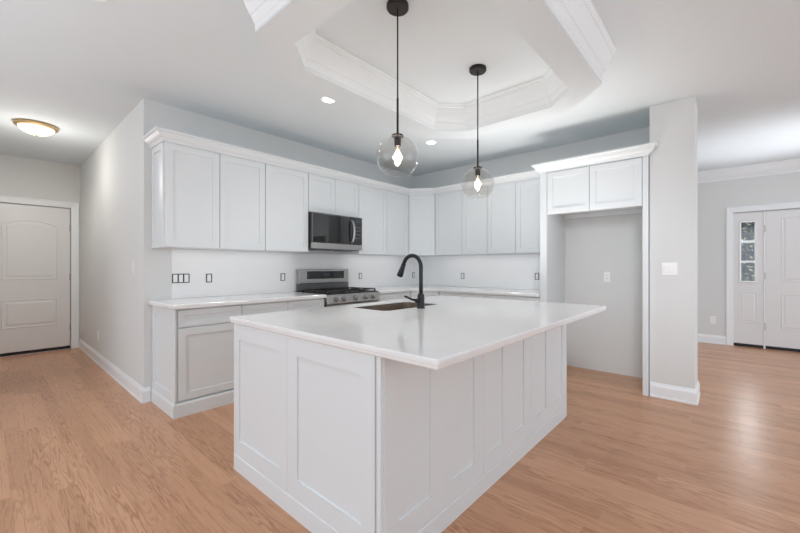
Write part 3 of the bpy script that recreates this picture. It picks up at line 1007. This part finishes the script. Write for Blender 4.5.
def bare_box(x, y, z, face, label, n=1):
    wd_ = 0.046 * n + 0.008
    t = thing('outlet_box', label, 'outlet', (x, y, z), rot_for(face), 'uncovered outlets on the backsplash')
    h = 0.043
    a = wd_ / 2
    fr = [(-a, a, -0.005, -0.0003, h - 0.006, h), (-a, a, -0.005, -0.0003, -h, -h + 0.006), (-a, -a + 0.006, -0.005, -0.0003, -h + 0.006, h - 0.006), (a - 0.006, a, -0.005, -0.0003, -h + 0.006, h - 0.006)]
    for k in range(1, n):
        xc = -a + 0.004 + 0.046 * k
        fr.append((xc - 0.004, xc + 0.004, -0.005, -0.0003, -h + 0.006, h - 0.006))
    link('box_rim', B(*fr), M['black'], t)
    for k in range(n):
        xc = -a + 0.004 + 0.046 * (k + 0.5)
        r_ = link('receptacle', B((xc - 0.017, xc + 0.017, -0.009, -0.0003, -0.035, 0.035)), M['plate'], t, bevel=0.002)
    return t


ys = YW - 0.0102
bare_box(1.204, ys, 1.106, 'y', 'uncovered three-gang outlet box on the backsplash near the hallway end', 3)
bare_box(1.454, ys, 1.103, 'y', 'uncovered single outlet box just right of the three-gang box')
bare_box(2.258, ys, 1.096, 'y', 'uncovered outlet box beside the gas range on the hallway side')
bare_box(3.450, ys, 1.084, 'y', 'uncovered outlet box beside the gas range on the corner side')
bare_box(4.605, ys, 1.080, 'y', 'uncovered outlet box tucked in the kitchen corner behind the faucet')
xs_ = XW - 0.0102
bare_box(xs_, 3.026, 1.076, 'x', 'uncovered outlet box midway along the backsplash right of the faucet')
bare_box(xs_, 1.884, 1.090, 'x', 'uncovered outlet box on the backsplash beside the refrigerator alcove')


def plate(x, y, z, face, label, kind, gang=1, sc=1.0):
    t = thing('light_switch' if kind == 'switch' else 'wall_outlet', label, 'switch' if kind == 'switch' else 'outlet', (x, y, z), rot_for(face), None)
    a = (0.035 + 0.023 * (gang - 1)) * sc
    h = 0.058 * sc
    link('cover_plate', B((-a, a, -0.006, -0.0003, -h, h)), M['plate'], t, bevel=0.003)
    for k in range(gang):
        xc = (k - (gang - 1) / 2) * 0.046
        if kind == 'switch':
            link('rocker', B((xc - 0.016, xc + 0.016, -0.013, -0.0063, -0.033, 0.033)), M['plate'], t, bevel=0.003)
        else:
            for zc in (-0.020, 0.020):
                rc = link('socket', lathe(bmesh.new(), [(0.016, -0.0063), (0.015, -0.009), (0.004, -0.0092)], 18, (xc, 0, zc), 'Y'), M['plate'], t)
                link('slot', B((xc - 0.007, xc - 0.005, -0.0098, -0.0093, zc - 0.004, zc + 0.006), (xc + 0.005, xc + 0.007, -0.0098, -0.0093, zc - 0.004, zc + 0.006)), M['black'], rc)
    return t


plate(0.915, 4.308, 1.214, 'x', 'white light switch on the hallway wall beside the cabinets', 'switch')
plate(0.915, 6.017, 0.357, 'x', 'white outlet low on the hallway wall near the door', 'outlet')
plate(4.076, 0.409, 1.197, 'x', 'white double light switch on the square column', 'switch', 2, 1.02)
plate(XW, 1.061, 1.098, 'x', 'white outlet on the back wall of the refrigerator alcove', 'outlet')
plate(7.5, 0.184, 0.372, 'x', 'white outlet low on the entry wall beside the front door', 'outlet')

# ------------------------------------------------------------------ outdoors seen through the side glass
struct(link('ground', B((7.66, 14.0, -5, 5, -0.35, -0.15)), M['ground']))
random.seed(5)
t = thing('shrub', 'dense dark shrub with pale leaves outside the entry side window', 'shrub', (9.0, -0.4, -0.15))
for nm, m_, n_l in (('foliage', M['leaf'], 8000), ('pale_foliage', M['leaf2'], 1300)):
    bm = bmesh.new()
    for k in range(n_l):
        c = Vector((random.uniform(-0.45, 0.45), random.uniform(-0.50, 0.55), random.uniform(0.9, 2.75)))
        s = random.uniform(0.024, 0.050)
        q = Matrix.Rotation(random.uniform(0, 2 * PI), 3, 'X') @ Matrix.Rotation(random.uniform(-0.9, 0.9), 3, 'Z') @ Matrix.Rotation(random.uniform(-0.9, 0.9), 3, 'Y')
        bm.faces.new([bm.verts.new(c + q @ Vector(p_)) for p_ in ((0, -s * 0.5, 0), (0.004, 0, -s), (0, s * 0.5, 0), (0.004, 0, s))])
    link(nm, bm, m_, t)
bm = bmesh.new()
for k in range(9):
    x, y = random.uniform(-0.2, 0.2), random.uniform(-0.6, 0.6)
    tube(bm, [(x * 0.3, y * 0.3, 0), (x, y, 1.2), (x * 1.6, y * 1.3, 2.6)], [0.03, 0.018, 0.006], 8)
link('stem', bm, M['stem'], t)
